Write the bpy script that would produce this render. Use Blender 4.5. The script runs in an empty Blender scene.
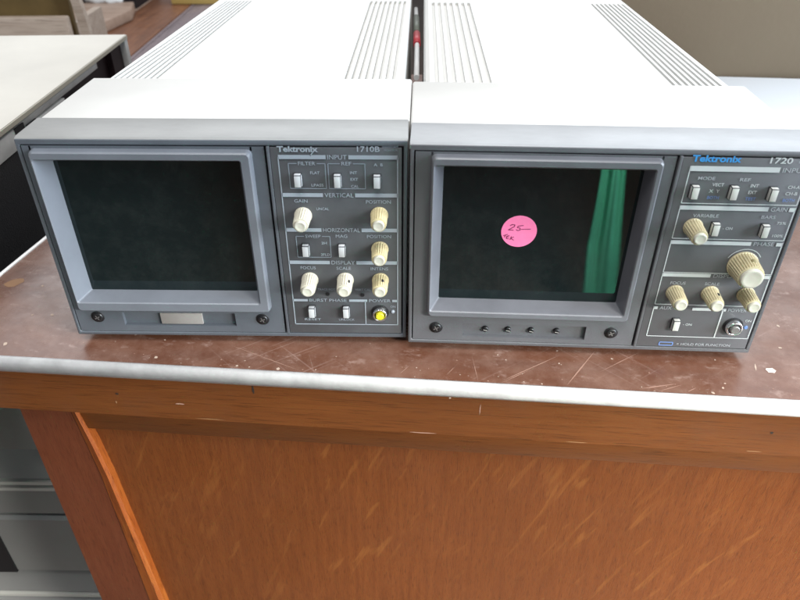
import bpy, bmesh, math, random
from mathutils import Vector, Matrix
random.seed(7)
S = bpy.context.scene
COL = S.collection

# ------------------------------------------------------------------ camera
cam_d = bpy.data.cameras.new('camera'); cam = bpy.data.objects.new('camera', cam_d); COL.objects.link(cam); S.camera = cam
PITCH, YAW, ROLL = -0.6131753, -0.0201908, -0.0027129
fw = Vector((math.sin(YAW)*math.cos(PITCH), math.cos(YAW)*math.cos(PITCH), math.sin(PITCH)))
rt = Vector((math.cos(YAW), -math.sin(YAW), 0)); up = rt.cross(fw)
R_ = rt*math.cos(ROLL)+up*math.sin(ROLL); U_ = -rt*math.sin(ROLL)+up*math.cos(ROLL)
m = Matrix((R_, U_, -fw)).transposed().to_4x4(); m.translation = Vector((0.21605, -0.35664, 0.27789)); cam.matrix_world = m
cam_d.sensor_width = 36; cam_d.lens = 690.161/800*36
cam_d.shift_x = 4.7995/800; cam_d.shift_y = 3.8226/800
cam_d.clip_start = 0.01; cam_d.clip_end = 60
cam_d.dof.use_dof = True; cam_d.dof.focus_distance = 0.46; cam_d.dof.aperture_fstop = 14

# ------------------------------------------------------------------ world and lamps
w = bpy.data.worlds.new('World'); S.world = w; w.use_nodes = True
w.node_tree.nodes['Background'].inputs[0].default_value = (0.90, 0.94, 1.0, 1); w.node_tree.nodes['Background'].inputs[1].default_value = 0.36
S.view_settings.view_transform = 'Standard'; S.view_settings.look = 'None'; S.view_settings.exposure = 0; S.view_settings.gamma = 1

def area(name, loc, tgt, sx, sy, power, col):
    d = bpy.data.lights.new(name, 'AREA'); d.shape = 'RECTANGLE'; d.size = sx; d.size_y = sy; d.energy = power; d.color = col
    o = bpy.data.objects.new(name, d); COL.objects.link(o); o.location = loc
    o.rotation_euler = (Vector(tgt)-Vector(loc)).to_track_quat('-Z', 'Y').to_euler(); return o
area('window_light_back', (0.3, 2.6, 2.1), (0.2, 0.1, 0.0), 5.0, 2.2, 72, (0.93, 0.97, 1.0))
area('window_light_right', (2.8, -0.72, 0.80), (0.2, 0.0, 0.05), 1.1, 1.5, 170, (0.78, 0.89, 1.0))
area('ceiling_light', (0.2, -0.75, 2.3), (0.2, 0.0, 0.0), 1.6, 0.9, 60, (1.0, 0.98, 0.95))
area('added_curtain_light', (0.75, -0.55, 0.35), (0.56, -1.1, -0.5), 0.3, 0.3, 100, (1.0, 0.98, 0.9))  # added lamp near the green cloth, brightens its mirror image in the screen

# ------------------------------------------------------------------ materials
def mat(name, col, rough=0.5, metal=0.0, spec=0.5, ior=1.5, var=0.0, vscale=30, bump=0.0, bscale=200, coat=0.0):
    M = bpy.data.materials.new(name); M.use_nodes = True; nt = M.node_tree; b = nt.nodes['Principled BSDF']
    b.inputs['Base Color'].default_value = (*col, 1); b.inputs['Roughness'].default_value = rough; b.inputs['Metallic'].default_value = metal
    b.inputs['IOR'].default_value = ior; b.inputs['Specular IOR Level'].default_value = spec; b.inputs['Coat Weight'].default_value = coat
    tc = nt.nodes.new('ShaderNodeTexCoord')
    if var > 0:
        n = nt.nodes.new('ShaderNodeTexNoise'); n.inputs['Scale'].default_value = vscale; n.inputs['Detail'].default_value = 8; n.inputs['Roughness'].default_value = 0.65
        nt.links.new(tc.outputs['Object'], n.inputs['Vector'])
        r = nt.nodes.new('ShaderNodeValToRGB'); r.color_ramp.elements[0].position = 0.3; r.color_ramp.elements[1].position = 0.7
        r.color_ramp.elements[0].color = (*[c*(1-var) for c in col], 1); r.color_ramp.elements[1].color = (*[min(1, c*(1+var)) for c in col], 1)
        nt.links.new(n.outputs['Fac'], r.inputs['Fac']); nt.links.new(r.outputs['Color'], b.inputs['Base Color'])
        rr = nt.nodes.new('ShaderNodeMapRange'); rr.inputs['To Min'].default_value = max(0, rough-0.12*min(1, var*4)); rr.inputs['To Max'].default_value = min(1, rough+0.12*min(1, var*4))
        nt.links.new(n.outputs['Fac'], rr.inputs['Value']); nt.links.new(rr.outputs['Result'], b.inputs['Roughness'])
    if bump > 0:
        n2 = nt.nodes.new('ShaderNodeTexNoise'); n2.inputs['Scale'].default_value = bscale; n2.inputs['Detail'].default_value = 4
        nt.links.new(tc.outputs['Object'], n2.inputs['Vector'])
        bp = nt.nodes.new('ShaderNodeBump'); bp.inputs['Strength'].default_value = bump; bp.inputs['Distance'].default_value = 0.0005
        nt.links.new(n2.outputs['Fac'], bp.inputs['Height']); nt.links.new(bp.outputs['Normal'], b.inputs['Normal'])
    return M

def nodes_of(M):
    nt = M.node_tree; return nt, nt.nodes['Principled BSDF'], nt.nodes.new('ShaderNodeTexCoord')
def noise(nt, vec, scale, detail=6, rough=0.6, stretch=(1, 1, 1), rot=(0, 0, 0), dist=0.0):
    if any(rot):
        m0 = nt.nodes.new('ShaderNodeMapping'); m0.inputs['Rotation'].default_value = rot
        nt.links.new(vec, m0.inputs['Vector']); vec = m0.outputs['Vector']; rot = (0, 0, 0)
    mp = nt.nodes.new('ShaderNodeMapping'); mp.inputs['Scale'].default_value = stretch; mp.inputs['Rotation'].default_value = rot
    nt.links.new(vec, mp.inputs['Vector'])
    n = nt.nodes.new('ShaderNodeTexNoise'); n.inputs['Scale'].default_value = scale; n.inputs['Detail'].default_value = detail
    n.inputs['Roughness'].default_value = rough; n.inputs['Distortion'].default_value = dist
    nt.links.new(mp.outputs['Vector'], n.inputs['Vector']); return n.outputs['Fac']
def ramp(nt, fac, stops):
    r = nt.nodes.new('ShaderNodeValToRGB'); e = r.color_ramp.elements
    e[0].position, e[0].color = stops[0][0], (*stops[0][1], 1); e[1].position, e[1].color = stops[-1][0], (*stops[-1][1], 1)
    for p, c in stops[1:-1]:
        q = e.new(p); q.color = (*c, 1)
    nt.links.new(fac, r.inputs['Fac']); return r.outputs['Color']
def mixc(nt, fac, a, b, mode='MIX'):
    x = nt.nodes.new('ShaderNodeMix'); x.data_type = 'RGBA'; x.blend_type = mode
    if isinstance(fac, (int, float)): x.inputs[0].default_value = fac
    else: nt.links.new(fac, x.inputs[0])
    for i, v in ((6, a), (7, b)):
        if isinstance(v, tuple): x.inputs[i].default_value = (*v, 1)
        else: nt.links.new(v, x.inputs[i])
    return x.outputs[2]
def gray(v): return (v, v, v)

def wood(name, dark, mid, light, axis='x', rough=0.35, flecks=0.0, grain=1.0, spec=0.5, fleck_col=(0.5, 0.2, 0.05), stain=None):
    M = bpy.data.materials.new(name); M.use_nodes = True; nt, b, tc = nodes_of(M); v = tc.outputs['Object']
    st = {'x': (1, 12, 14), 'y': (14, 1, 12), 'z': (14, 12, 1)}[axis]
    f = noise(nt, v, 9*grain, 7, 0.62, st, dist=0.5)
    col = ramp(nt, f, [(0.28, dark), (0.5, mid), (0.75, light)])
    big = noise(nt, v, 5, 3, 0.5, (1, 1, 1))
    col = mixc(nt, ramp(nt, big, [(0.35, gray(0.0)), (0.7, gray(0.55))]), col, tuple(c*0.72 for c in mid))
    st2 = {'x': (1, 26, 26), 'y': (26, 1, 26), 'z': (26, 26, 1.6)}[axis]
    pores = noise(nt, v, 34*grain, 3, 0.7, st2)
    col = mixc(nt, ramp(nt, pores, [(0.33, gray(0.75)), (0.47, gray(0))]), col, tuple(c*0.55 for c in dark))
    if flecks:
        fl = noise(nt, v, 40, 2.5, 0.5, (3.6, 1, 0.50), (0, -0.38, 0), dist=0.5)
        fm = noise(nt, v, 4, 3, 0.6, (1, 1, 1))
        mk = ramp(nt, fl, [(0.60, gray(0)), (0.70, gray(flecks))])
        mk2 = mixc(nt, 1.0, mk, ramp(nt, fm, [(0.40, gray(0.1)), (0.6, gray(1))]), 'MULTIPLY')
        col = mixc(nt, mk2, col, fleck_col)
    if stain:
        sn = noise(nt, v, 11, 8, 0.7, (1, 1, 1))
        col = mixc(nt, ramp(nt, sn, [(0.52, gray(0)), (0.72, gray(0.6))]), col, stain)
    nt.links.new(col, b.inputs['Base Color'])
    b.inputs['Specular IOR Level'].default_value = spec
    rr = ramp(nt, noise(nt, v, 12, 5), [(0.3, gray(rough-0.08)), (0.7, gray(rough+0.12))]); nt.links.new(rr, b.inputs['Roughness'])
    bp = nt.nodes.new('ShaderNodeBump'); bp.inputs['Strength'].default_value = 0.25; bp.inputs['Distance'].default_value = 0.0004
    nt.links.new(pores, bp.inputs['Height']); nt.links.new(bp.outputs['Normal'], b.inputs['Normal'])
    return M

def tabletop_material():
    M = bpy.data.materials.new('brown_laminate'); M.use_nodes = True; nt, b, tc = nodes_of(M); v = tc.outputs['Object']
    base = ramp(nt, noise(nt, v, 6, 6, 0.6, (1, 5, 1)), [(0.3, (0.066, 0.023, 0.012)), (0.7, (0.112, 0.043, 0.023))])
    dust = ramp(nt, noise(nt, v, 22, 9, 0.72), [(0.42, gray(0.03)), (0.70, gray(0.42))])
    col = mixc(nt, dust, base, (0.27, 0.175, 0.14))
    msk = ramp(nt, noise(nt, v, 9, 4, 0.6), [(0.45, gray(0.0)), (0.62, gray(1.0))])
    for rot, th, sc, off in ((0.9, 0.68, 520, 0), (-0.35, 0.69, 460, 1), (2.3, 0.68, 560, 2)):        # thin scratches, in patches only
        s = noise(nt, v, sc, 1, 0.3, (1, 0.016, 1), (0, 0, rot))
        k = mixc(nt, 1.0, ramp(nt, s, [(th, gray(0)), (th+0.03, gray(0.2))]), msk, 'MULTIPLY')
        col = mixc(nt, k, col, (0.40, 0.29, 0.26))
    sm = noise(nt, v, 55, 6, 0.75, (1, 1.8, 1))
    col = mixc(nt, ramp(nt, sm, [(0.56, gray(0)), (0.72, gray(0.45))]), col, (0.36, 0.26, 0.23))
    sp = noise(nt, v, 210, 2, 0.5)
    col = mixc(nt, ramp(nt, sp, [(0.745, gray(0)), (0.77, gray(0.45))]), col, (0.55, 0.45, 0.40))
    nt.links.new(col, b.inputs['Base Color'])
    rr = ramp(nt, noise(nt, v, 25, 8, 0.7), [(0.35, gray(0.16)), (0.72, gray(0.42))]); nt.links.new(rr, b.inputs['Roughness'])
    b.inputs['Specular IOR Level'].default_value = 0.75
    bp = nt.nodes.new('ShaderNodeBump'); bp.inputs['Strength'].default_value = 0.15; bp.inputs['Distance'].default_value = 0.0004
    nt.links.new(noise(nt, v, 160, 5), bp.inputs['Height']); nt.links.new(bp.outputs['Normal'], b.inputs['Normal'])
    return M

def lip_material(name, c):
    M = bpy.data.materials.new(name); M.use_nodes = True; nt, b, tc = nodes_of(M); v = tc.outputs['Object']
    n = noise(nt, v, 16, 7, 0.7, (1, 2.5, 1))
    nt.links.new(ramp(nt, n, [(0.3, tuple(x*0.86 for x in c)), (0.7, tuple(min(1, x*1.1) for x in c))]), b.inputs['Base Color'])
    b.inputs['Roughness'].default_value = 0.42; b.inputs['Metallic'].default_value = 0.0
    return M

white = mat('white_enamel', (0.61, 0.605, 0.585), 0.45, var=0.04, vscale=12, bump=0.1, bscale=500)
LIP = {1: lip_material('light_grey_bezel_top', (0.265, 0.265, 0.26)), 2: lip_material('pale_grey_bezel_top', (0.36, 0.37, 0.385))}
FACE = {1: mat('blue_grey_plastic', (0.080, 0.091, 0.108), 0.42, var=0.14, vscale=22, bump=0.15, bscale=900),
        2: mat('grey_plastic', (0.095, 0.097, 0.107), 0.42, var=0.14, vscale=22, bump=0.15, bscale=900)}
PANEL = {1: mat('dark_panel_paint', (0.070, 0.074, 0.083), 0.5, var=0.16, vscale=40),
         2: mat('grey_panel_paint', (0.100, 0.101, 0.110), 0.5, var=0.12, vscale=40)}
HOOD = {1: mat('hood_plastic', (0.128, 0.140, 0.163), 0.40, var=0.10, vscale=26), 2: mat('hood_plastic_grey', (0.122, 0.126, 0.142), 0.40, var=0.15, vscale=26)}
INK = {1: mat('print_blue_grey', (0.28, 0.32, 0.37), 0.6), 2: mat('print_white', (0.50, 0.53, 0.54), 0.6)}
ink_blue = mat('print_blue', (0.03, 0.26, 0.62), 0.6); ink_lblue = mat('print_pale_blue', (0.13, 0.22, 0.48), 0.6)
dark = mat('black_recess', (0.006, 0.006, 0.008), 0.6)
groove = mat('groove_shadow_plastic', (0.02, 0.022, 0.026), 0.6)
screw_m = mat('black_screw', (0.018, 0.018, 0.02), 0.35, metal=0.4)
beige_ins = mat('beige_grey_plate', (0.24, 0.225, 0.215), 0.5, var=0.08)
knob_m = {1: mat('cream_knob', (0.50, 0.475, 0.39), 0.45, var=0.16, vscale=120), 2: mat('yellowed_knob', (0.45, 0.395, 0.25), 0.45, var=0.18, vscale=120)}
groove_knob = mat('olive_knob_dimple', (0.20, 0.17, 0.08), 0.6)
knob_y = mat('yellowed_knob_strong', (0.50, 0.43, 0.25), 0.45, var=0.22, vscale=90)
cap_m = mat('cream_knob_cap', (0.50, 0.49, 0.42), 0.4, var=0.06, vscale=100)
btn_m = {1: mat('pale_grey_button', (0.50, 0.515, 0.54), 0.45), 2: mat('off_white_button', (0.54, 0.54, 0.51), 0.45)}
chrome = mat('chrome', (0.75, 0.75, 0.76), 0.16, metal=1.0)
yellow = mat('yellow_plastic', (0.66, 0.60, 0.03), 0.35)
grey_btn = mat('grey_metal_button', (0.25, 0.24, 0.24), 0.35, metal=0.6)
led_m = mat('pale_indicator', (0.30, 0.34, 0.40), 0.3)
glass = bpy.data.materials.new('dark_screen_glass'); glass.use_nodes = True
_nt, _b, _tc = nodes_of(glass)
_b.inputs['Base Color'].default_value = (0.004, 0.010, 0.010, 1); _b.inputs['Roughness'].default_value = 0.03; _b.inputs['IOR'].default_value = 1.5
_nt.links.new(ramp(_nt, noise(_nt, _tc.outputs['Object'], 60, 8, 0.75), [(0.45, (0.005, 0.010, 0.011)), (0.85, (0.016, 0.022, 0.022))]), _b.inputs['Base Color'])
_nt.links.new(ramp(_nt, noise(_nt, _tc.outputs['Object'], 14, 6, 0.7), [(0.45, gray(0.015)), (0.9, gray(0.10))]), _b.inputs['Roughness'])
pink = mat('pink_paper', (0.95, 0.21, 0.43), 0.65, var=0.05, vscale=200)
ink_pen = mat('pen_ink', (0.16, 0.01, 0.07), 0.6)
rubber = mat('black_rubber', (0.015, 0.015, 0.015), 0.8)
top_m = tabletop_material()
alu = mat('aluminium_edging', (0.76, 0.77, 0.785), 0.36, metal=0.15, var=0.16, vscale=60, bump=0.2, bscale=300)
apron_m = wood('apron_wood', (0.088, 0.027, 0.007), (0.106, 0.033, 0.008), (0.122, 0.040, 0.010), 'x', 0.30, stain=(0.085, 0.032, 0.014), spec=0.45)
panel_m = wood('oak_panel', (0.080, 0.021, 0.0045), (0.102, 0.028, 0.006), (0.122, 0.036, 0.008), 'z', 0.40, flecks=0.5, grain=1.8, fleck_col=(0.155, 0.055, 0.013), spec=0.4)
stile_m = wood('red_brown_wood', (0.072, 0.018, 0.007), (0.088, 0.023, 0.009), (0.102, 0.029, 0.012), 'z', 0.36, grain=1.4)
batten_m = wood('orange_batten_wood', (0.13, 0.028, 0.005), (0.175, 0.044, 0.007), (0.22, 0.070, 0.012), 'z', 0.32)
chip_m = mat('pale_chip', (0.34, 0.26, 0.21), 0.7); tan_m = mat('tan_stain', (0.20, 0.105, 0.05), 0.5); hole_m = mat('nail_hole', (0.01, 0.006, 0.004), 0.8)
scr_m = mat('pale_scratch', (0.25, 0.145, 0.11), 0.55)
steel_grey = mat('grey_cabinet_paint', (0.180, 0.180, 0.180), 0.45, var=0.07, vscale=9)
steel_edge = mat('light_grey_edge', (0.42, 0.42, 0.40), 0.4)  # lighter grey for the drawer edges and small screw slots

# ------------------------------------------------------------------ mesh helpers
class MB:
    def __init__(s): s.v = []; s.f = []; s.mi = []; s.sm = []; s.mats = []; s.mat = 0
    def use(s, m):
        if m not in s.mats: s.mats.append(m)
        s.mat = s.mats.index(m); return s
    def face(s, pts, smooth=False):
        i = len(s.v); s.v += [tuple(p) for p in pts]; s.f.append(tuple(range(i, i+len(pts)))); s.mi.append(s.mat); s.sm.append(smooth)
    def box(s, x0, x1, y0, y1, z0, z1):
        p = [(x, y, z) for z in (z0, z1) for y in (y0, y1) for x in (x0, x1)]
        i = len(s.v); s.v += p
        for q in ((0, 2, 3, 1), (4, 5, 7, 6), (0, 1, 5, 4), (2, 6, 7, 3), (0, 4, 6, 2), (1, 3, 7, 5)):
            s.f.append(tuple(i+k for k in q)); s.mi.append(s.mat); s.sm.append(False)
    def rings(s, rings, closed=True, cap0=False, cap1=False, smooth=True):
        n = len(rings[0]); i = len(s.v)
        for r in rings: s.v += [tuple(p) for p in r]
        for a in range(len(rings)-1):
            for k in range(n if closed else n-1):
                k2 = (k+1) % n
                s.f.append((i+a*n+k, i+a*n+k2, i+(a+1)*n+k2, i+(a+1)*n+k)); s.mi.append(s.mat); s.sm.append(smooth)
        if cap0: s.f.append(tuple(i+k for k in range(n))[::-1]); s.mi.append(s.mat); s.sm.append(False)
        if cap1: s.f.append(tuple(i+(len(rings)-1)*n+k for k in range(n))); s.mi.append(s.mat); s.sm.append(False)
    def lathe_y(s, cx, cz, prof, n=28, smooth=True, cap=True):      # prof: (y, radius), along -y
        s.rings([[(cx+r*math.cos(2*math.pi*k/n), y, cz+r*math.sin(2*math.pi*k/n)) for k in range(n)] for y, r in prof], cap1=cap, smooth=smooth)
    def prism_x(s, prof, x0, x1):     # prof in (y, z)
        s.rings([[(x0, y, z) for y, z in prof], [(x1, y, z) for y, z in prof]], cap0=True, cap1=True, smooth=False)
    def rect_tube(s, o, i, y0, y1):   # frame between outer and inner rect, from y0 (front) to y1 (back)
        def rc(r, y): return [(r[0], y, r[2]), (r[1], y, r[2]), (r[1], y, r[3]), (r[0], y, r[3])]
        s.rings([rc(o, y1), rc(o, y0), rc(i, y0), rc(i, y1), rc(o, y1)], smooth=False)
    def build(s, name, parent=None, m=None, bevel=0.0, segs=2, weld=True):
        if m is not None and not s.mats: s.mats = [m]
        me = bpy.data.meshes.new(name); me.from_pydata(s.v, [], s.f)
        for mm in s.mats: me.materials.append(mm)
        for p, a, b in zip(me.polygons, s.mi, s.sm): p.material_index = a; p.use_smooth = b
        bm = bmesh.new(); bm.from_mesh(me)
        if weld: bmesh.ops.remove_doubles(bm, verts=bm.verts, dist=1e-6)
        bmesh.ops.recalc_face_normals(bm, faces=bm.faces)
        if bevel > 0:
            ed = [e for e in bm.edges if len(e.link_faces) == 2 and e.calc_face_angle(0) > 0.6]
            bmesh.ops.bevel(bm, geom=ed, offset=bevel, segments=segs, affect='EDGES', profile=0.5, clamp_overlap=True)
            for f in bm.faces: f.smooth = True
            for e in bm.edges:
                if len(e.link_faces) == 2 and e.calc_face_angle(0) > 0.7: e.smooth = False
        bm.to_mesh(me); bm.free()
        o = bpy.data.objects.new(name, me); COL.objects.link(o)
        if parent: o.parent = parent
        return o

def empty(name, loc, rz=0):
    o = bpy.data.objects.new(name, None); COL.objects.link(o); o.location = loc; o.rotation_euler = (0, 0, rz); o.empty_display_size = 0.05; return o
def tag(o, label=None, cat=None, group=None, kind=None):
    if label: o['label'] = label
    if cat: o['category'] = cat
    if group: o['group'] = group
    if kind: o['kind'] = kind
    return o

def text_into(mb, txt, x, z, h, material, y, align='l', width=None, bold=0.0, slant=0.0):
    cu = bpy.data.curves.new('t', 'FONT'); cu.body = txt; cu.size = 1; cu.offset = bold; cu.resolution_u = 3
    ob = bpy.data.objects.new('t', cu); COL.objects.link(ob)
    bpy.context.view_layer.update()
    me = bpy.data.meshes.new_from_object(ob.evaluated_get(bpy.context.evaluated_depsgraph_get()))
    vs = [v.co.copy() for v in me.vertices]
    if vs:
        x0 = min(v.x for v in vs); x1 = max(v.x for v in vs); z0 = min(v.y for v in vs); z1 = max(v.y for v in vs)
        k = h/(z1-z0); kx = (width/(x1-x0)) if width else k*1.05
        W = (x1-x0)*kx; ox = x - (W/2 if align == 'c' else 0)
        mb.use(material); i = len(mb.v)
        mb.v += [(ox+(v.x-x0)*kx+slant*(v.y-z0)*k, y, z+(v.y-z0)*k) for v in vs]
        for p in me.polygons: mb.f.append(tuple(i+a for a in p.vertices)); mb.mi.append(mb.mat); mb.sm.append(False)
    bpy.data.objects.remove(ob); bpy.data.meshes.remove(me); bpy.data.curves.remove(cu)

# ------------------------------------------------------------------ the setting
f = MB(); f.box(-4, 4, -4, 6, -0.86, -0.80)
floor = tag(f.build('floor', m=wood('dark_floor_boards', (0.03, 0.018, 0.012), (0.05, 0.03, 0.02), (0.075, 0.045, 0.03), 'y', 0.55)), kind='structure')

# ------------------------------------------------------------------ the counter
TH = -0.06797
counter = tag(empty('counter', (-0.04621, -0.01656, -0.006), TH), 'brown wooden counter with pale metal edging that carries both grey monitors', 'counter')
# local frame: x = along the front edge, y = depth, z = 0 on the tabletop
XR, YB = 1.35, 0.62
def left(t): return -0.063+0.11*t
t = MB(); t.use(top_m)
t.rings([[(left(0), 0, z), (XR, 0, z), (XR, YB, z), (left(YB), YB, z)] for z in (-0.0100, 0.0)], cap0=True, cap1=True, smooth=False)
top_mesh = t
prof = [(0.0006, 0.0), (0.0002, 0.0010), (-0.0012, 0.0014), (-0.0028, 0.0006), (-0.0042, -0.0012), (-0.0048, -0.0038), (-0.0047, -0.0068), (-0.0038, -0.0090), (-0.0022, -0.0102), (-0.0004, -0.0102)]
t = MB(); t.use(alu)
t.rings([[(left(0)-0.003, y, z) for y, z in prof], [(XR, y, z) for y, z in prof]], closed=True, cap0=True, cap1=True)
t.build('edge_trim', counter, weld=False)
t = MB(); t.use(alu)
def side_prof(tt): return [(left(tt)+y*1.0, tt, z) for y, z in prof]
t.rings([side_prof(0.0), side_prof(YB)], closed=True, cap0=True, cap1=True)
t.build('edge_trim', counter, weld=False)
apron_mesh = MB(); apron_mesh.use(apron_m); apron_mesh.box(left(0)+0.002, XR, 0.0003, 0.022, -0.0465, -0.0103)
t = MB(); t.use(apron_m); t.box(0.0325, XR, 0.0090, 0.024, -0.0712, -0.0463); t.build('rail', counter, bevel=0.001)
L = [(-0.0463, 0.0285, 0.0325), (-0.085, 0.0315, 0.0378), (-0.12, 0.0340, 0.0412), (-0.29, 0.0368, 0.0495), (-0.785, 0.0400, 0.0590)]
t = MB(); t.use(stile_m)
t.rings([[(-0.009, 0.008, z), (a+0.0008, 0.008, z), (a+0.0008, 0.040, z), (-0.009, 0.040, z)] for z, a, b in L], cap0=True, cap1=True, smooth=False)
t.build('stile', counter)
t = MB(); t.use(batten_m)
t.rings([[(a, 0.0074, z), (a+(b-a)*0.75, 0.0062, z), (b, 0.0085, z), (b, 0.0225, z), (a, 0.0225, z)] for z, a, b in L], cap0=True, cap1=True, smooth=False)
t.build('corner_batten', counter)
t = MB(); t.use(panel_m); t.box(0.030, XR, 0.0150, 0.030, -0.785, -0.069); t.build('front_panel', counter)
t = MB(); t.use(stile_m); t.box(-0.006, 0.012, 0.040, YB-0.03, -0.785, -0.0225); t.build('side_panel', counter)
# chips, scratches and spots of the worn surface
t = top_mesh; Zt = 0.00012
def blob(cx, cy, rx, ry, mm, plane='t', rot=0):
    t.use(mm); n = 11; pts = []
    for k in range(n):
        a = 2*math.pi*k/n; r = 1+random.uniform(-.25, .25); px, py = rx*r*math.cos(a), ry*r*math.sin(a)
        px, py = px*math.cos(rot)-py*math.sin(rot), px*math.sin(rot)+py*math.cos(rot)
        pts.append((cx+px, cy+py, Zt) if plane == 't' else (cx+px, 0.0001, cy+py+0.006))
    t.face(pts)
def scr(a, b, wd, mm):
    t.use(mm); d = Vector(b)-Vector(a); n = Vector((-d.y, d.x)).normalized()*wd; N = 7; up_, dn = [], []
    for k in range(N):
        q = Vector(a)+d*(k/(N-1)); wv = n*math.sin(math.pi*(k+.25)/(N-.5))*random.uniform(.5, 1)
        up_.append((q.x+wv.x, q.y+wv.y, Zt)); dn.append((q.x-wv.x, q.y-wv.y, Zt))
    t.face(up_+dn[::-1])
blob(0.4904, 0.0275, 0.0034, 0.0026, mat('white_chip', (0.60, 0.52, 0.46), 0.7))
for x, y, r in [(0.4556, 0.0084, .0009), (0.458, 0.0126, .0007), (0.4483, 0.0033, .0009), (0.5117, 0.076, .0009), (0.5043, 0.0514, .0008), (0.3202, 0.0287, .0006), (0.3253, 0.024, .0005),
                (0.3587, 0.0233, .0006), (0.3354, 0.0037, .0006), (0.3463, 0.0028, .0006), (0.3931, 0.0307, .0008), (-0.0141, 0.0815, .0009), (0.0113, 0.0469, .001), (-0.0026, 0.0457, .0008),
                (0.1008, 0.0077, .0011), (0.1001, 0.0259, .0007), (-0.004, 0.0129, .0012), (0.1818, 0.0031, .0012), (0.1552, 0.0038, .0008), (0.4585, 0.0352, .0006)]:
    blob(x, y, r, r*random.uniform(.7, 1.6), chip_m, rot=random.random()*3)
scr((0.4826, 0.0335), (0.481, 0.0265), 0.0006, chip_m)
blob(-0.0371, 0.0843, 0.0065, 0.005, tan_m, rot=.6)
for a, b, wd in [((0.4336, 0.0033), (0.4393, 0.007), .00045), ((0.3612, 0.0026), (0.3834, 0.0381), .0005), ((0.322, 0.0035), (0.3596, 0.0314), .0004), ((0.2588, 0.0051), (0.2639, 0.0129), .0003),
                 ((0.2878, 0.0063), (0.2933, 0.0154), .0003), ((0.3037, 0.0252), (0.3073, 0.0023), .0002), ((0.405, 0.0033), (0.4281, 0.0097), .0006), ((0.3206, 0.001), (0.3399, 0.0154), .0003),
                 ((0.1447, 0.0243), (0.1962, 0.0024), .0003), ((0.3834, 0.0172), (0.4124, 0.0395), .0003), ((0.416, 0.002), (0.431, 0.009), .0004)]:
    scr(a, b, wd, scr_m)
for k in range(70):
    x = random.uniform(0.02, 0.56); y = random.uniform(0.001, 0.012) if k % 2 else random.uniform(0.003, 0.08)
    blob(x, y, random.uniform(.0002, .0006), random.uniform(.0002, .0005), scr_m if k % 3 else chip_m)
t.build('tabletop', counter, weld=False)
t = apron_mesh
blob(0.0716, -0.0329, .0010, .0008, hole_m, 'f'); blob(0.0692, -0.0405, .0006, .0013, tan_m, 'f'); blob(0.1133, -0.0386, .0030, .0006, scr_m, 'f')
blob(0.132, -0.0510, .0095, .00035, tan_m, 'f'); blob(0.4896, -0.033, .0009, .0009, hole_m, 'f')
blob(0.274, -0.0516, .008, .0004, scr_m, 'f'); blob(0.374, -0.0516, .008, .00035, tan_m, 'f'); blob(0.4833, -0.0500, .0045, .00035, tan_m, 'f'); blob(0.31, -0.028, .0003, .004, scr_m, 'f')
blob(0.1645, -0.022, .0006, .004, hole_m, 'f'); blob(0.2907, -0.0194, .0007, .0006, chip_m, 'f')
t.build('apron', counter, weld=False)

# ------------------------------------------------------------------ the two monitors
W, H, LD = 0.2159, 0.1346, 0.0316
def knob(parent, x, z, rad, length, capr, body_m, mark=None, big=False):
    mb = MB(); mb.use(body_m); n = 60 if not big else 96; rings = []
    for y, r, fl in ((0.0, rad*1.02, 0), (-0.0012, rad*1.04, 0), (-0.0016, rad*0.99, 1), (-length*0.80, rad*0.90, 1), (-length*0.87, rad*0.86, .3), (-length*0.875, capr*1.08, 0)):
        ring = []
        for k in range(n):
            a = 2*math.pi*k/n; rr = r*(1-0.085*fl*(1 if (k % 3) == 0 else 0))
            ring.append((x+rr*math.cos(a), y, z+rr*math.sin(a)))
        rings.append(ring)
    mb.rings(rings, cap1=True, smooth=False)
    if mark:
        mb.use(dark if not big else groove_knob); a = mark
        mx, mz = x+rad*1.0*math.cos(a), z+rad*1.0*math.sin(a)
        mb.lathe_y(x+rad*0.80*math.cos(a), z+rad*0.80*math.sin(a), [(-length*0.45, rad*0.2), (-length*0.58, rad*0.2), (-length*0.6, rad*0.15)], n=12)
    o = mb.build('knob', parent)
    c = MB(); c.use(cap_m)
    c.lathe_y(x, z, [(-length*0.86, capr), (-length*0.97, capr), (-length, capr*0.92), (-length*0.985, capr*0.72), (-length*0.98, capr*0.3)], n=32)
    c.build('knob_cap', o)
    return o
def button(parent, x, z, u, w=0.0043, h=0.0076, d=0.0040):
    mb = MB(); mb.use(groove); mb.box(x-w/2-0.0003, x+w/2+0.0003, -0.0006, 0.0002, z-h/2-0.0003, z+h/2+0.0003); 
    mb.use(btn_m[u]); mb.box(x-w/2, x+w/2, -d, -0.0007, z-h/2, z+h/2)
    return mb.build('push_button', parent, bevel=0.0007)
def screw(parent, x, z):
    mb = MB(); mb.use(dark); mb.lathe_y(x, z, [(-0.0001, 0.0042), (-0.0004, 0.0042), (-0.0004, 0.0033)], n=24, cap=False)
    mb.use(screw_m); mb.lathe_y(x, z, [(-0.0002, 0.0033), (-0.0012, 0.0030), (-0.0014, 0.0022)], n=24)
    for a in (0.5, 0.5+math.pi/2):
        mb.use(grey_btn); c, s = math.cos(a), math.sin(a)
        mb.face([(x+c*0.0018-s*0.0003, -0.0016, z+s*0.0018+c*0.0003), (x-c*0.0018-s*0.0003, -0.0016, z-s*0.0018+c*0.0003), (x-c*0.0018+s*0.0003, -0.0016, z-s*0.0018-c*0.0003), (x+c*0.0018+s*0.0003, -0.0016, z+s*0.0018-c*0.0003)])
    return mb.build('screw', parent)

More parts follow.
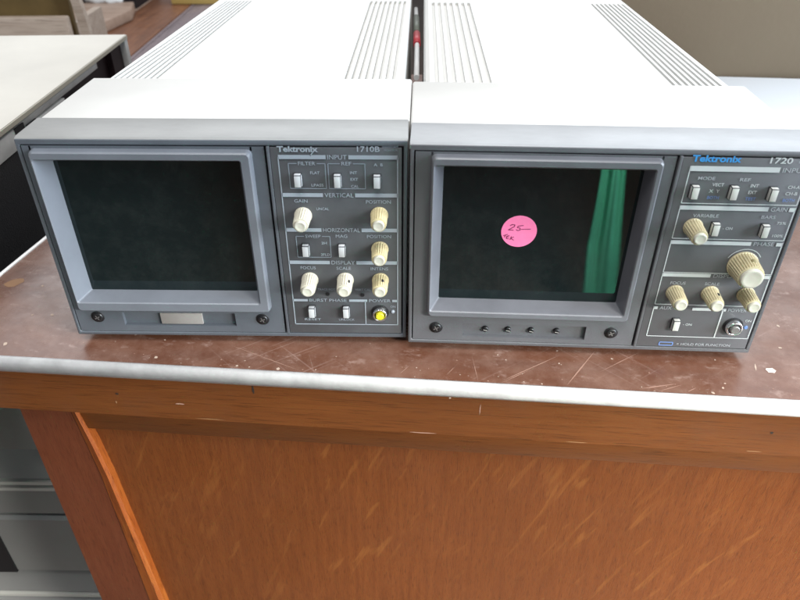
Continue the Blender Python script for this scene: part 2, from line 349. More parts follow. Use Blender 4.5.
def monitor(u, loc, rz, name, label, cat, P):
    root = tag(empty(name, loc, rz), label, cat, 'pair of grey rack monitors')
    # front bezel frame (grey casting, its light top shelf) -------------
    b = MB(); b.use(FACE[u]); b.rect_tube((0, W, 0, H), (0.0022, W-0.0022, 0.0026, H-0.0030), 0.0, 0.010)
    b.face([(0, 0.010, 0), (W, 0.010, 0), (W, 0.0101, H), (0, 0.0101, H)])
    b.box(0.0001, W-0.0001, 0.0101, LD, 0.0001, H-0.004)
    b.build('bezel_frame', root, bevel=0.0006)
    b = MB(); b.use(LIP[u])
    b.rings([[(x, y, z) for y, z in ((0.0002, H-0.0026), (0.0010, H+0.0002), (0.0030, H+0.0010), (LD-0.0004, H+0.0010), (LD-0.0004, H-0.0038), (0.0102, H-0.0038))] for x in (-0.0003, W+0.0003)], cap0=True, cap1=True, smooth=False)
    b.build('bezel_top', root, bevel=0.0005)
    # cabinet -------------------------------------------------------------
    y0, ya, yb, ye = LD, 0.1075, 0.352, 0.46
    xl0, xl1, xr0, xr1 = P['body']
    def lx(a, c, y): return a+(c-a)*(y-0.107)/0.247
    c = MB(); c.use(white)
    bl, br = P['band']
    pr = lambda xa, xb, y: [(xa, y, 0.004), (xa, y, H-0.0012), (xa+0.0004, y, H), (xa+0.0014, y, H+0.0006), (xb-0.0014, y, H+0.0006), (xb-0.0004, y, H), (xb, y, H-0.0012), (xb, y, 0.004)]
    c.rings([pr(P['bf'][0], P['bf'][1], y0), pr(bl, br, ya)], cap0=True, cap1=True, smooth=False)
    c.build('cabinet_front_band', root, bevel=0.0005)
    c = MB(); c.use(white); Hc = H-0.0002
    cols = [(xl0+0.004, xl1+0.004, 0)]
    for (n0, n1, f0, f1, n) in P['vents']:
        for k in range(n):
            s0 = n0+(n1-n0)*k/(n-1); s1 = f0+(f1-f0)*k/(n-1); wn = abs(n1-n0)/(n-1)*0.26; wf = abs(f1-f0)/(n-1)*0.26
            cols.append((s0-wn, s1-wf, 1)); cols.append((s0+wn, s1+wf, 0))
    cols.append((xr0-0.004, xr1-0.004, 0))
    rows = [ya+0.0002, ya+0.002, yb, ye]
    D = 0.0025
    for i in range(len(cols)-1):
        a, bb = cols[i], cols[i+1]
        for j in range(3):
            ya_, yb_ = rows[j], rows[j+1]
            q = [(lx(a[0], a[1], ya_), ya_), (lx(bb[0], bb[1], ya_), ya_), (lx(bb[0], bb[1], yb_), yb_), (lx(a[0], a[1], yb_), yb_)]
            if j == 1 and a[2] == 1:
                c.face([(x, y, Hc-D) for x, y in q])
                for k in range(4):
                    p0, p1 = q[k], q[(k+1) % 4]; c.face([(p0[0], p0[1], Hc), (p1[0], p1[1], Hc), (p1[0], p1[1], Hc-D), (p0[0], p0[1], Hc-D)])
            else: c.face([(x, y, Hc) for x, y in q])
    for s, a0, a1 in ((1, xl0, xl1), (-1, xr0, xr1)):
        pf = lambda y: [(lx(a0, a1, y)+s*0.004, y, Hc), (lx(a0, a1, y)+s*0.0012, y, Hc-0.0016), (lx(a0, a1, y), y, Hc-0.0045), (lx(a0, a1, y), y, 0.004)]
        c.rings([pf(ya+0.0002), pf(ye)], closed=False, smooth=False)
    c.face([(lx(xl0, xl1, ye), ye, 0.004), (lx(xr0, xr1, ye), ye, 0.004), (lx(xr0, xr1, ye), ye, Hc-0.0045), (lx(xr0, xr1, ye)-0.004, ye, Hc), (lx(xl0, xl1, ye)+0.004, ye, Hc), (lx(xl0, xl1, ye), ye, Hc-0.0045)])
    c.face([(xl0, ya, 0.004), (xr0, ya, 0.004), (lx(xr0, xr1, ye), ye, 0.004), (lx(xl0, xl1, ye), ye, 0.004)])
    c.build('cabinet_body', root, weld=False)
    for fx, fy in ((0.03, 0.05), (W-0.03, 0.05), (0.05, 0.40), (W-0.05, 0.40)):
        q = MB(); q.use(rubber); q.box(fx-0.008, fx+0.008, fy-0.008, fy+0.008, P['foot'], 0.0042); q.build('foot', root, bevel=0.001)
    # screen surround -------------------------------------------------------
    vx = P['vx']; x0, x1 = 0.0030, vx-0.0022
    h0, h1, k0, k1 = P['hood']; i0, i1, j0, j1 = P['rim']; g0, g1, gz0, gz1 = P['glass']
    q = MB(); q.use(FACE[u])
    sx0, sx1, sz0, sz1 = P['slot']
    xs = [x0, sx0, sx1, x1]; zs = [0.0034, sz0, sz1, k0+0.001]
    for i in range(3):
        for j in range(3):
            if i == 1 and j == 1: continue
            q.face([(xs[i], 0, zs[j]), (xs[i+1], 0, zs[j]), (xs[i+1], 0, zs[j+1]), (xs[i], 0, zs[j+1])])
    for a, bq in (((x0, 0.0034), (x1, 0.0034)), ((x1, 0.0034), (x1, H-0.0036)), ((x1, H-0.0036), (x0, H-0.0036)), ((x0, H-0.0036), (x0, 0.0034))):
        q.face([(a[0], 0, a[1]), (bq[0], 0, bq[1]), (bq[0], 0.0098, bq[1]), (a[0], 0.0098, a[1])])
    zt = k0+0.001
    q.face([(x0, 0, zt), (h0+0.001, 0, zt), (h0+0.001, 0, H-0.0036), (x0, 0, H-0.0036)]); q.face([(h1-0.001, 0, zt), (x1, 0, zt), (x1, 0, H-0.0036), (h1-0.001, 0, H-0.0036)])
    if k1 < H-0.0040: q.face([(h0, 0, k1-0.001), (h1, 0, k1-0.001), (h1, 0, H-0.0036), (h0, 0, H-0.0036)])
    for a, bq in (((sx0, sz0), (sx1, sz0)), ((sx1, sz0), (sx1, sz1)), ((sx1, sz1), (sx0, sz1)), ((sx0, sz1), (sx0, sz0))):
        q.face([(a[0], 0, a[1]), (bq[0], 0, bq[1]), (bq[0], 0.0028, bq[1]), (a[0], 0.0028, a[1])])
    q.face([(sx0, 0.0028, sz0), (sx1, 0.0028, sz0), (sx1, 0.0028, sz1), (sx0, 0.0028, sz1)])
    sur = q.build('screen_surround', root, weld=False)
    q = MB(); q.use(HOOD[u]); HP, GD = 0.0045, 0.009
    def rr(x0_, x1_, z0_, z1_, y, r):
        pts = []
        for cx, cz, a0 in ((x1_-r, z0_+r, -90), (x1_-r, z1_-r, 0), (x0_+r, z1_-r, 90), (x0_+r, z0_+r, 180)):
            for k in range(5): a = math.radians(a0+90*k/4); pts.append((cx+r*math.cos(a), y, cz+r*math.sin(a)))
        return pts
    q.rings([rr(h0, h1, k0, k1, 0.0002, 0.003), rr(h0+0.0004, h1-0.0004, k0+0.0004, k1-0.0004, -HP+0.0014, 0.0025), rr(h0+0.0007, h1-0.0007, k0+0.0007, k1-0.0007, -HP+0.0007, 0.0024), rr(h0+0.0014, h1-0.0014, k0+0.0014, k1-0.0014, -HP, 0.0022),
             rr(i0-0.0006, i1+0.0006, j0-0.0006, j1+0.0006, -HP, 0.0016), rr(i0, i1, j0, j1, -HP+0.0007, 0.0012), rr(g0, g1, gz0, gz1, GD, 0.0008)], smooth=False)
    q.build('screen_hood', root)
    q = MB(); q.use(glass); q.face([(g0-0.002, GD-0.0004, gz0-0.002), (g1+0.002, GD-0.0004, gz0-0.002), (g1+0.002, GD-0.0004, gz1+0.002), (g0-0.002, GD-0.0004, gz1+0.002)]); scrn = q.build('screen', root)
    for sx, sz in P['screws']: screw(sur, sx, sz)
    # control panel -----------------------------------------------------------
    q = MB(); q.use(PANEL[u]); q.box(vx+0.0010, W-0.0032, -0.0002, 0.0098, 0.0036, H-0.0038)
    q.use(FACE[u]); q.box(vx-0.0009, vx+0.0008, -0.0008, 0.0098, 0.0030, H-0.0032)
    pan = q.build('control_panel', root, bevel=0.0003)
    return root, sur, scrn, pan

Y = -0.0006
def line(mb, m_, x0, z0, x1, z1, w_=0.00045):
    mb.use(m_)
    d = Vector((x1-x0, z1-z0)); n = Vector((-d.y, d.x)).normalized()*w_/2
    mb.face([(x0+n.x, Y, z0+n.y), (x1+n.x, Y, z1+n.y), (x1-n.x, Y, z1-n.y), (x0-n.x, Y, z0-n.y)])
def bar(mb, m_, x0, x1, z0, z1): mb.use(m_); mb.face([(x0, Y, z0), (x1, Y, z0), (x1, Y, z1), (x0, Y, z1)])

# ---- left monitor
P1 = dict(bf=(0.0004, W+0.0012), body=(0.0102, 0.0284, 0.2135, 0.2175), band=(0.0028, 0.2184), vents=[(0.0163, 0.0453, 0.0409, 0.0642, 8), (0.1738, 0.2060, 0.1800, 0.2120, 8)], foot=-0.006, vx=0.1392,
          hood=(0.0070, 0.1303, 0.0214, 0.1296), rim=(0.0092, 0.1240, 0.0288, 0.1243), glass=(0.0137, 0.1202, 0.0302, 0.1186), slot=(0.0329, 0.1058, 0.0080, 0.0182), screws=[(0.0167, 0.0148), (0.1235, 0.0140)])
m1, sur1, scr1, pan1 = monitor(1, (0, 0, 0), 0, 'waveform_monitor', 'left monitor with an empty dark screen, slate blue face and a round yellow power button', 'monitor', P1)
q = MB(); q.use(beige_ins); q.box(0.0568, 0.0840, 0.0008, 0.0027, 0.0086, 0.0172); q.build('label_plate', sur1, bevel=0.0004)
q = MB(); I = INK[1]; D1 = mat('print_dim', (0.20, 0.235, 0.28), 0.6)
text_into(q, 'Tektronix', 0.1443, 0.1284, 0.0034, I, Y, width=0.0226, bold=0.035); line(q, I, 0.1640, 0.1284, 0.1622, 0.1262, 0.0005)
text_into(q, '1710B', 0.1882, 0.1287, 0.0032, I, Y, width=0.0124, bold=0.01)
text_into(q, 'WAVEFORM', 0.2018, 0.1310, 0.0012, D1, Y, width=0.0088); text_into(q, 'MONITOR', 0.2030, 0.1291, 0.0012, D1, Y, width=0.0074)
X0, X1 = 0.1445, 0.2104
for z, g0, g1, word in ((0.1255, 0.1708, 0.1833, 'INPUT'), (0.1025, 0.1679, 0.1862, 'VERTICAL'), (0.0799, 0.1656, 0.1892, 'HORIZONTAL'), (0.0575, 0.1693, 0.1854, 'DISPLAY')):
    bar(q, I, X0, g0, z-0.0012, z+0.0012); bar(q, I, g1, X1, z-0.0012, z+0.0012)
    text_into(q, word, (g0+g1)/2, z-0.0013, 0.0026, D1 if 0 else I, Y, 'c', width=(g1-g0)-0.0018)
bar(q, I, X0, 0.1538, 0.0286, 0.0304); text_into(q, 'BURST PHASE', 0.1665, 0.0285, 0.0022, I, Y, 'c', width=0.0235); bar(q, I, 0.1798, 0.1912, 0.0286, 0.0304)
text_into(q, 'POWER', 0.1992, 0.0285, 0.0022, I, Y, 'c', width=0.0135); bar(q, I, 0.2070, X1, 0.0286, 0.0304)
line(q, I, X0, 0.1255, X0, 0.0108, 0.0006); line(q, I, X1, 0.1255, X1, 0.0108, 0.0006); line(q, I, X0-0.0003, 0.0108, X1+0.0003, 0.0108, 0.0006); line(q, I, 0.1900, 0.0292, 0.1900, 0.0108, 0.0006)
def cbox(mb, x0, x1, z0, z1, word, ww, top=True):
    xc = (x0+x1)/2; line(mb, D1, x0, z1, xc-ww/2-0.0008, z1); line(mb, D1, xc+ww/2+0.0008, z1, x1, z1)
    line(mb, D1, x0, z0, x0, z1); line(mb, D1, x1, z0, x1, z1); line(mb, D1, x0, z0, x1, z0); text_into(mb, word, xc, z1-0.0010, 0.0021, I, Y, 'c', width=ww)
cbox(q, 0.1498, 0.1702, 0.1066, 0.1217, 'FILTER', 0.0095); cbox(q, 0.1718, 0.1923, 0.1066, 0.1217, 'REF', 0.0055); cbox(q, 0.1502, 0.1703, 0.0612, 0.0756, 'SWEEP', 0.0090)
for s, x, z, wd in (('FLAT', .1616, .1153, .0052), ('LPASS', .1618, .1078, .0068), ('INT', .1838, .1155, .0040), ('EXT', .1840, .1115, .0042), ('CAL', .1842, .1072, .0042), ('A  B', .1972, .1203, .0050),
                    ('UNCAL', .1636, .0929, .0072), ('2H', .1650, .0702, .0032), ('2FLD', .1642, .0622, .0054)):
    text_into(q, s, x, z, 0.0017, I, Y, width=wd, bold=0.01)
for s, x, z, wd in (('GAIN', .1550, .0977, .0076), ('POSITION', .1994, .0974, .0142), ('MAG', .1772, .0748, .0068), ('POSITION', .1994, .0747, .0142), ('FOCUS', .1558, .0526, .0092), ('SCALE', .1775, .0524, .0088), ('INTENS', .1993, .0522, .0106)):
    text_into(q, s, x, z, 0.0021, I, Y, 'c', width=wd)
for s, x, z, wd in (('TRACE ROT', .1660, .0370, .0110), ('VERT CAL', .1888, .0370, .0098), ('RESET', .1560, .0138, .0105), ('UNLOCK', .1777, .0138, .0100), ('ON', .2074, .0243, .0032)):
    text_into(q, s, x, z, 0.0016, D1 if z > .03 else I, Y, 'c', width=wd)
q.build('panel_lettering', pan1, weld=False)
for x, z in ((0.1665, 0.0343), (0.1884, 0.0338)):
    q = MB(); q.use(dark); q.lathe_y(x, z, [(-0.0003, 0.0013), (-0.0007, 0.0013)], n=16); q.build('adjustment_hole', pan1)
for x, z, mm, mk in ((0.1556, 0.0895, knob_m[1], None), (0.1998, 0.0900, knob_y, None), (0.1998, 0.0672, knob_y, None), (0.1563, 0.0450, knob_m[1], None), (0.1782, 0.0450, knob_m[1], 0.9), (0.1998, 0.0450, knob_y, 1.2)):
    knob(m1, x, z, 0.0050, 0.0148, 0.0033, mm, mk)
for x, z in ((0.1546, 0.1122), (0.1768, 0.1120), (0.1989, 0.1118), (0.1556, 0.0668), (0.1772, 0.0668), (0.1560, 0.0216), (0.1778, 0.0216)): button(m1, x, z, 1)
def power(root, x, z, face_m, r=0.0046):
    q = MB(); q.use(dark); q.lathe_y(x, z, [(-0.0003, r+0.0010), (-0.0007, r+0.0010)], n=32)
    q.use(chrome); q.lathe_y(x, z, [(-0.0007, r), (-0.0036, r), (-0.0042, r*0.92), (-0.0042, r*0.78), (-0.0030, r*0.70)], n=36, cap=False)
    o = q.build('power_button', root, weld=False)
    q = MB(); q.use(groove); q.lathe_y(x, z, [(-0.0028, r*0.72)], n=24) if 0 else None
    q.use(dark); q.lathe_y(x, z, [(-0.0009, r*0.76), (-0.0030, r*0.76)], n=32)
    q.use(face_m); q.lathe_y(x, z, [(-0.0030, r*0.56), (-0.0050, r*0.56), (-0.0054, r*0.46)], n=32); q.build('button_cap', o)
power(m1, 0.1992, 0.0203, yellow)
q = MB(); q.use(led_m); q.lathe_y(0.2074, 0.0212, [(-0.0003, 0.0012), (-0.0012, 0.0011), (-0.0016, 0.0006)], n=16); q.build('indicator_lamp', pan1)

# ---- right monitor
P2 = dict(bf=(-0.0010, W-0.0004), body=(0.0052, 0.0005, 0.2075, 0.1935), band=(-0.0022, 0.2140), vents=[(0.0140, 0.0488, 0.0090, 0.0422, 7), (0.1690, 0.1990, 0.1580, 0.1860, 8)], foot=-0.006, vx=0.1440,
          hood=(0.0115, 0.1352, 0.0236, 0.1300), rim=(0.0136, 0.1312, 0.0286, 0.1248), glass=(0.0188, 0.1290, 0.0302, 0.1188), slot=(0.0346, 0.1118, 0.0064, 0.0168), screws=[(0.0177, 0.0131), (0.1276, 0.0130)])
m2, sur2, scr2, pan2 = monitor(2, (0.21723, -0.00504, 0), -0.03536, 'vectorscope', 'right monitor with a pink round price sticker on its dark screen', 'monitor', P2)
for x in (0.0490, 0.0634, 0.0780, 0.0941):
    q = MB(); q.use(screw_m); q.lathe_y(x, 0.0115, [(0.0027, 0.0020), (0.0010, 0.0018), (0.0008, 0.0010)], n=16); q.use(steel_edge); q.face([(x-.0012, .0004, .0118), (x+.0012, .0004, .0113), (x+.0012, .0004, .0109), (x-.0012, .0004, .0114)]); q.build('adjustment_screw', sur2)
q = MB(); I = INK[2]; D2 = mat('print_dim_grey', (0.36, 0.385, 0.41), 0.6); Y = -0.0006
text_into(q, 'Tektronix', 0.1495, 0.1285, 0.0038, ink_blue, Y, width=0.0256, bold=0.03)
text_into(q, '1720', 0.1900, 0.1283, 0.0034, I, Y, width=0.0116, bold=0.015); text_into(q, 'VECTOR', 0.2048, 0.1306, 0.0012, D2, Y, width=0.0062); text_into(q, 'SCOPE', 0.2048, 0.1286, 0.0012, D2, Y, width=0.0052)
X0, X1 = 0.1497, 0.2117
bar(q, I, X0, 0.1965, 0.1232, 0.1262); text_into(q, 'INPUT', 0.1980, 0.1233, 0.0026, D2, Y, width=0.0128)
bar(q, I, X0, 0.1975, 0.1002, 0.1028); text_into(q, 'GAIN', 0.1988, 0.1002, 0.0026, D2, Y, width=0.0088); bar(q, I, 0.2086, X1, 0.1002, 0.1026)
bar(q, I, X0, 0.1945, 0.0783, 0.0807); text_into(q, 'PHASE', 0.1960, 0.0783, 0.0025, D2, Y, width=0.0112); bar(q, I, 0.2084, X1, 0.0783, 0.0805)
bar(q, I, X0, 0.1775, 0.0562, 0.0586); text_into(q, 'DISPLAY', 0.1792, 0.0562, 0.0024, D2, Y, width=0.0150); bar(q, I, 0.1960, X1, 0.0562, 0.0584)
bar(q, I, X0, 0.1520, 0.0325, 0.0345); text_into(q, 'AUX', 0.1532, 0.0323, 0.0024, D2, Y, width=0.0072); bar(q, I, 0.1728, 0.1842, 0.0322, 0.0342)
bar(q, I, 0.1905, 0.1930, 0.0322, 0.0342); text_into(q, 'POWER', 0.1942, 0.0320, 0.0023, D2, Y, width=0.0110)
for z0, z1 in ((0.1042, 0.1262), (0.0820, 0.1028), (0.0592, 0.0807), (0.0362, 0.0586), (0.0119, 0.0345)):
    line(q, I, X0, z1, X0, z0, 0.0005); line(q, I, X1, z1, X1, z0, 0.0005); line(q, I, X0, z0, X1, z0, 0.0005)
line(q, I, 0.1912, 0.0334, 0.1912, 0.0119, 0.0008)
for s, x, z, wd, mm in (('MODE', .1597, .1182, .0090, D2), ('REF', .1802, .1178, .0056, D2), ('VECT', .1636, .1146, .0062, I), ('X  Y', .1628, .1108, .0056, I), ('BOTH', .1628, .1069, .0062, ink_lblue),
                        ('INT', .1840, .1144, .0042, I), ('EXT', .1838, .1105, .0044, I), ('TEST', .1832, .1066, .0056, ink_lblue), ('CH-A', .2038, .1140, .0062, I), ('CH-B', .2036, .1102, .0062, I), ('BOTH', .2034, .1062, .0062, ink_lblue)):
    text_into(q, s, x if s not in ('MODE', 'REF') else x-wd/2, z, 0.0019, mm, Y, width=wd, bold=0.008)
for s, x, z, wd in (('VARIABLE', .1649, .0957, .0140), ('BARS', .1990, .0957, .0076), ('FOCUS', .1600, .0508, .0088), ('SCALE', .1799, .0508, .0084), ('INTENS', .2008, .0508, .0100)):
    text_into(q, s, x, z, 0.0020, D2, Y, 'c', width=wd)
for s, x, z, wd in (('- ON', .1762, .0882, .0052), ('75%', .2046, .0922, .0050), ('100%', .2046, .0842, .0058), ('- ON', .1700, .0206, .0052), ('ON', .2066, .0246, .0036)):
    text_into(q, s, x, z, 0.0017, I, Y, width=wd)
text_into(q, '= HOLD FOR FUNCTION', 0.1695, 0.0052, 0.0018, D2, Y, width=0.0330)
for a in ((.1588, .0048, .1670, .0048), (.1588, .0072, .1670, .0072), (.1588, .0048, .1588, .0072), (.1670, .0048, .1670, .0072)): line(q, ink_lblue, *a, 0.0006)
for k in range(9):
    a0 = math.radians(30+k*14); a1 = math.radians(30+(k+1)*14); line(q, I, .1935+.0102*math.cos(a0), .0658+.0102*math.sin(a0), .1935+.0102*math.cos(a1), .0658+.0102*math.sin(a1), 0.0004)
q.build('panel_lettering', pan2, weld=False)
knob(m2, 0.1595, 0.0895, 0.0052, 0.0152, 0.0034, knob_m[2]); knob(m2, 0.1935, 0.0655, 0.0084, 0.0165, 0.0062, knob_m[2], 1.35, True)
knob(m2, 0.1595, 0.0450, 0.0050, 0.0150, 0.0034, knob_m[2]); knob(m2, 0.1802, 0.0450, 0.0050, 0.0150, 0.0034, knob_m[2], 1.1); knob(m2, 0.2012, 0.0450, 0.0050, 0.0150, 0.0034, knob_m[2])
for x, z in ((0.1545, 0.1116), (0.1753, 0.1116), (0.1962, 0.1112), (0.1713, 0.0892), (0.1985, 0.0888), (0.1648, 0.0222)): button(m2, x, z, 2)
power(m2, 0.2002, 0.0212, grey_btn, 0.0050)
q = MB(); q.use(ink_lblue); q.lathe_y(0.2083, 0.0205, [(-0.0003, 0.0011), (-0.0010, 0.0010)], n=16); q.build('indicator_lamp', pan2)
# price sticker on the right screen
SX, SZ, SR, SY = 0.0643, 0.0789, 0.0104, 0.0084
q = MB(); q.use(pink); n = 48
q.rings([[(SX+SR*math.cos(2*math.pi*k/n), y, SZ+SR*math.sin(2*math.pi*k/n)) for k in range(n)] for y in (0.0086, SY)], cap1=True, smooth=False)
st = q.build('price_sticker', m2); st['label'] = 'round pink price sticker with handwriting'
q = MB(); q.use(ink_pen)
def stroke(pts, w_=0.00042):
    for a, b_ in zip(pts[:-1], pts[1:]):
        ax, az, bx, bz = [v*0.0000582 for v in (a[0]-393, 303-a[1], b_[0]-393, 303-b_[1])]
        d = Vector((bx-ax, bz-az)); n_ = Vector((-d.y, d.x)).normalized()*w_/2; e_ = d.normalized()*w_*0.3
        q.face([(SX+ax+n_.x-e_.x, SY-0.0001, SZ+az+n_.y-e_.y), (SX+bx+n_.x+e_.x, SY-0.0001, SZ+bz+n_.y+e_.y), (SX+bx-n_.x+e_.x, SY-0.0001, SZ+bz-n_.y+e_.y), (SX+ax-n_.x-e_.x, SY-0.0001, SZ+az-n_.y-e_.y)])
stroke([(300, 238), (318, 224), (345, 228), (340, 248), (285, 286), (335, 288)])
stroke([(430, 232), (382, 240), (372, 258), (400, 262), (404, 282), (382, 292), (362, 282)]); stroke([(415, 276), (505, 272)])
stroke([(240, 352), (282, 338)]); stroke([(262, 346), (252, 372)]); stroke([(300, 350), (276, 360), (272, 385), (298, 390)]); stroke([(274, 370), (296, 366)]); stroke([(322, 362), (312, 398)]); stroke([(346, 366), (318, 382), (348, 404)])
q.build('handwriting', st, weld=False)

# cable lying between the two cabinets
def tube(name, pts, r, mm, parent=None):
    q = MB(); q.use(mm); rings = []
    for i, p in enumerate(pts):
        rings.append([(p[0]+r*math.cos(a), p[1], p[2]+r*math.sin(a)) for a in [2*math.pi*k/14 for k in range(14)]])
    q.rings(rings, cap0=True, cap1=True); return q.build(name, parent)
cab = tag(empty('cable', (0.222, 0.17, 0.118)), 'white cable with a red sleeve lying in the gap between the two monitors', 'cable')
tube('cable_jacket', [(0.0, 0.0, -0.001), (0.0005, 0.04, 0.0), (0.001, 0.085, 0.001), (0.001, 0.17, 0.001), (0.001, 0.23, -0.001)], 0.0021, mat('white_cable', (0.5, 0.5, 0.5), 0.5), cab)
tube('red_sleeve', [(0.001, 0.085, 0.001), (0.001, 0.122, 0.001)], 0.0032, mat('red_sleeve', (0.35, 0.03, 0.04), 0.4), cab)
tube('grey_sleeve', [(0.001, 0.126, 0.001), (0.001, 0.185, 0.001)], 0.0029, mat('grey_sleeve', (0.10, 0.11, 0.09), 0.4), cab)

# ------------------------------------------------------------------ left: grey drawer cabinet and the beige equipment case standing on it
gc = tag(empty('drawer_cabinet', (-0.42, 0.10, -0.80)), 'grey steel drawer cabinet beside the left end of the counter', 'cabinet')
q = MB(); q.use(steel_grey); q.box(-0.46, 0.365, 0.030, 0.52, 0.0, 0.655); q.build('cabinet_shell', gc, bevel=0.002)
def drawer(zb, zt, hole):
    q = MB(); q.use(steel_grey)
    pf = [(0.029, zb), (0.012, zb), (0.0, zb+0.008), (0.012, zb+0.045), (0.0, zb+0.050), (0.0, zt-0.004), (0.003, zt), (0.029, zt)] if zt-zb > 0.08 else [(0.029, zb), (0.004, zb), (0.0, zb+0.004), (0.0, zt-0.004), (0.003, zt), (0.029, zt)]
    q.prism_x(pf, -0.455, 0.362)
    q.use(steel_edge); q.box(-0.455, 0.362, -0.0015, 0.004, zb, zb+0.0045) if zt-zb > 0.08 else q.box(-0.455, 0.362, -0.0015, 0.003, zt-0.004, zt+0.0002)
    d = q.build('drawer_front', gc)
    if hole:
        q = MB(); q.use(dark); q.box(-0.03, 0.200, -0.002, 0.002, *hole); q.build('dark_handle_recess', d)
    return d
drawer(0.531, 0.650, None); drawer(0.481, 0.526, None); drawer(0.335, 0.4775, (0.383, 0.447)); drawer(0.185, 0.328, (0.233, 0.297)); drawer(0.03, 0.178, (0.08, 0.144))

bc = tag(empty('equipment_case', (-0.32, 0.28, -0.139)), 'beige topped equipment case with open dark side left of the monitors', 'equipment case')
beige = mat('beige_enamel', (0.56, 0.535, 0.485), 0.5, var=0.09, vscale=6); edge_m = mat('beige_edge', (0.36, 0.33, 0.27), 0.5); alu_r = mat('grey_rail', (0.5, 0.5, 0.49), 0.4, var=0.2, vscale=30)
dark_side = mat('dark_brown_side', (0.022, 0.010, 0.012), 0.5)
# local coordinates: x 0.185 is the side that faces the monitors, z 0.199 the top
q = MB(); q.use(beige); q.rings([[(-0.62, -0.30, z), (0.186, -0.30, z), (0.186, 0.246, z), (-0.62, 0.205, z)] for z in (0.1955, 0.199)], cap0=True, cap1=True, smooth=False)
q.use(edge_m); q.box(0.1862, 0.1874, -0.30, 0.2455, 0.1945, 0.1985); q.build('top_cover', bc)
q = MB(); q.use(dark_side); q.box(-0.615, 0.172, -0.295, 0.204, 0.0, 0.195); q.box(0.02, 0.1798, 0.204, 0.2440, 0.0, 0.195); q.build('case_body', bc)
q = MB(); q.use(mat('black_mesh_side', (0.008, 0.008, 0.010), 0.6, bump=1.0, bscale=700)); q.box(0.1725, 0.184, -0.295, 0.12, 0.002, 0.172); q.build('mesh_side_panel', bc)
q = MB(); q.use(alu_r); q.box(0.1726, 0.1855, -0.285, -0.045, 0.1735, 0.191); q.box(0.1726, 0.183, -0.045, 0.152, 0.1855, 0.1915); q.box(0.1726, 0.1845, -0.045, 0.055, 0.1735, 0.184); q.build('side_rail', bc, bevel=0.0005)
q = MB(); q.use(dark); q.box(0.1850, 0.1862, -0.052, -0.035, 0.183, 0.1915); q.box(0.1848, 0.186, -0.030, -0.012, 0.183, 0.187); q.build('rail_notch', bc)
q = MB(); q.use(alu_r); q.box(0.180, 0.1865, 0.236, 0.2455, 0.0, 0.1953); q.build('rear_post', bc)

# ------------------------------------------------------------------ right: white case and brown board
q = MB(); q.use(mat('white_paper', (0.66, 0.70, 0.75), 0.6)); q.box(-0.11, 0.20, -0.125, 0.074, 0.0005, 0.0025)
wc = q.build('paper_stack', bevel=0.0004); wc.location = (0.690, 0.495, -0.006); wc.rotation_euler = (0, 0, -0.08)
tag(wc, 'white sheets of paper lying on the counter behind the right monitor', 'paper')
q = MB(); q.use(mat('plain_brown_board', (0.140, 0.105, 0.068), 0.8, var=0.05, vscale=5, bump=0.4, bscale=120)); q.box(-0.42, 0.9, -0.009, 0.009, 0.0, 0.235)
bb = q.build('brown_board', bevel=0.001); bb.location = (0.66, 0.585, -0.006); bb.rotation_euler = (0, 0, TH*0.6)
tag(bb, 'plain brown board standing upright behind the right monitor', 'board')

# ------------------------------------------------------------------ back left: workbench, wooden tray, boards
wb = tag(empty('workbench', (-0.6, 1.9, -0.80)), 'old workbench of worn planks behind the white cabinets', 'workbench')
lil = wood('worn_grey_plank', (0.14, 0.105, 0.115), (0.22, 0.17, 0.18), (0.30, 0.24, 0.25), 'y', 0.5, grain=0.5); org = wood('brown_plank', (0.10, 0.036, 0.015), (0.18, 0.068, 0.028), (0.25, 0.105, 0.045), 'y', 0.45, grain=0.5)
tan = wood('tan_plank', (0.26, 0.17, 0.12), (0.36, 0.25, 0.19), (0.44, 0.32, 0.25), 'x', 0.5, grain=0.5)
xs = [-0.42, -0.30, -0.105, 0.058, 0.070, 0.135, 0.30, 0.46, 0.62]
mm = [lil, tan, org, lil, lil, org, lil, org]
for i in range(8):
    q = MB(); q.use(mm[i]); q.box(xs[i]+0.003, xs[i+1]-0.001, -0.9, 0.72, 0.52, 0.55); q.build('plank', wb, bevel=0.002)
q = MB(); q.use(dark_side); 
for lx_, ly_ in ((-0.36, -0.8), (0.55, -0.8), (-0.36, 0.62), (0.55, 0.62)):
    q = MB(); q.use(dark_side); q.box(lx_, lx_+0.06, ly_, ly_+0.06, 0.0, 0.5199); q.build('leg', wb)
tb = MB(); tb.use(tan); tb.rings([[(-0.27, -0.44, z), (-0.03, -0.40, z), (0.03, -0.06, z), (0.0, 0.06, z), (-0.27, 0.03, z)] for z in (0, 0.03)], cap0=True, cap1=True, smooth=False)
o = tb.build('loose_board', bevel=0.002); o.location = (-0.70, 2.02, -0.249); tag(o, 'short tan board lying on the workbench behind the wooden crate', 'board')
q = MB(); q.use(mat('black_bin', (0.012, 0.010, 0.012), 0.5)); q.rings([[(x*s, y*s, z) for x, y in ((-0.3, -0.05), (0.16, -0.05), (0.16, 0.2), (-0.3, 0.2))] for z, s in ((0, .95), (0.16, 1.0), (0.16, 0.95), (0.02, .9))], cap0=True, cap1=True, smooth=False)
o = q.build('black_tray', bevel=0.002); o.location = (-0.86, 2.17, -0.249); tag(o, 'black tray at the far end of the workbench', 'tray')
q = MB(); q.use(mat('white_cloth', (0.55, 0.55, 0.54), 0.8))
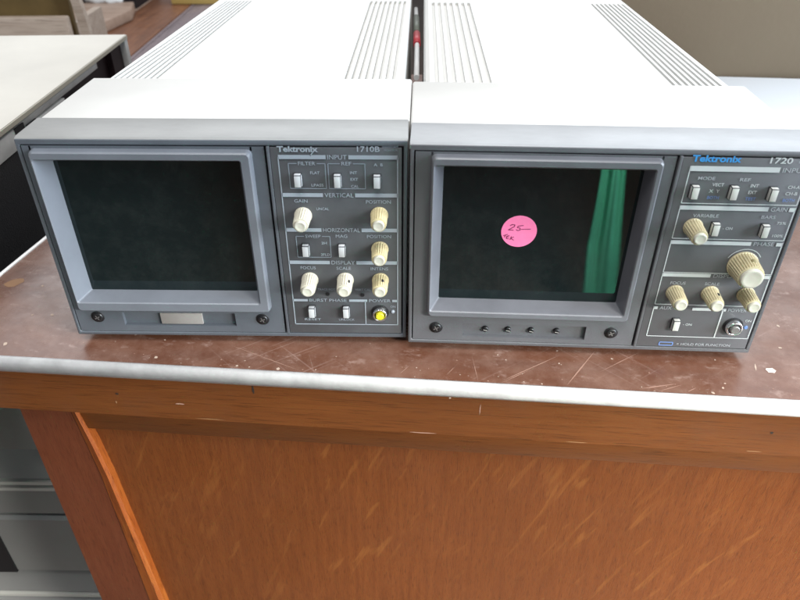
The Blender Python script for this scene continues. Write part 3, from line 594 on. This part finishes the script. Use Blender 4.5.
for (cx, cz, rx, rz_) in ((0, 0.035, 0.05, 0.018), (0.045, 0.03, 0.035, 0.013)):
    q.rings([[(cx+rx*math.sin(a)*math.cos(b), 0.03*math.sin(a)*math.sin(b), cz+rz_*math.cos(a)+0.004*math.sin(5*b)) for b in [2*math.pi*k/16 for k in range(16)]] for a in [math.pi*(j+.3)/8 for j in range(8)]], cap0=True, cap1=True)
o = q.build('white_rag', weld=False); o.location = (-0.815, 2.085, -0.25+0.005); tag(o, 'small crumpled white rag in front of the black tray', 'rag')
q = MB(); q.use(mat('ochre_box', (0.42, 0.29, 0.09), 0.6)); q.box(-0.11, 0.13, 0, 0.12, 0, 0.05)
o = q.build('ochre_box', bevel=0.002); o.location = (-0.50, 2.19, -0.249); tag(o, 'ochre yellow box on the far planks of the workbench', 'box')

wt = tag(empty('wooden_crate', (-0.60, 0.95, -0.20), 0.03), 'pale wood framed crate with an olive back board at the top left', 'crate')
pale = wood('pale_worn_wood', (0.28, 0.20, 0.15), (0.38, 0.30, 0.24), (0.46, 0.37, 0.30), 'x', 0.55, grain=0.6)
q = MB(); q.use(pale); q.box(-0.34, 0.198, -0.012, 0.006, 0.0, 0.186); q.build('front_board', wt, bevel=0.003)
q = MB(); q.use(mat('olive_board', (0.105, 0.066, 0.020), 0.6, var=0.25, vscale=14)); q.box(-0.335, 0.196, 0.020, 0.032, 0.0, 0.34); q.build('olive_back_board', wt)
q = MB(); q.use(pale); cv = []
for k in range(9):
    z = 0.0+k*0.035; xo = 0.214+0.018*math.cos((z-0.12)*9); cv.append([(xo-0.014, -0.008, z), (xo+0.002, -0.008, z), (xo+0.002, 0.006, z), (xo-0.014, 0.006, z)])
q.rings(cv, cap0=True, cap1=True, smooth=False); q.build('curved_end_post', wt)
q = MB(); q.use(pale); q.box(-0.34, -0.325, 0.007, 0.25, 0.0, 0.17); q.build('side_board', wt)
q = MB(); q.use(pale); q.box(0.15, 0.165, 0.033, 0.25, 0.0, 0.15); q.build('side_board', wt)
q = MB(); q.use(org); q.box(-0.35, 0.25, -0.15, 0.30, -0.03, -0.0005); sh = q.build('bottom_board', wt)
q = MB(); q.use(dark_side)
for x in (-0.34, 0.20):
    for y in (-0.14, 0.26): q = MB(); q.use(dark_side); q.box(x, x+0.035, y, y+0.03, -0.60, -0.0305); q.build('stand_leg', wt)

# ------------------------------------------------------------------ green curtain behind the photographer, seen mirrored in the right screen
q = MB(); q.use(mat('green_cloth', (0.09, 0.52, 0.33), 0.8, var=0.12, vscale=14)); N = 60; front, back = [], []
rings = []
for j in range(58):
    z = -0.795+j*0.03
    lo = 0.579-(z+0.71)*0.08; hi = 0.583-(z+0.45)*0.11; kk = min(1, max(0, (z+0.56)/0.20))*0.8; xl = lo*(1-kk)+hi*kk; xr = max(0.665-(z+0.71)*0.118, xl+0.03)
    ring = [];
    for k in range(N+1):
        s = k/N; x = xl+(xr-xl)*s; ring.append((x, -1.1+0.006*math.sin(s*11+j*.12)+0.0022*math.sin(s*31), z))
    for k in range(N, -1, -1):
        s = k/N; x = xl+(xr-xl)*s; ring.append((x, -1.1+0.006*math.sin(s*11+j*.12)+0.0022*math.sin(s*31)-0.003, z))
    rings.append(ring)
q.rings(rings, cap0=True, cap1=True); o = q.build('green_curtain', weld=False)
tag(o, 'narrow green cloth hanging in folds, mirrored in the right monitor screen', 'curtain')
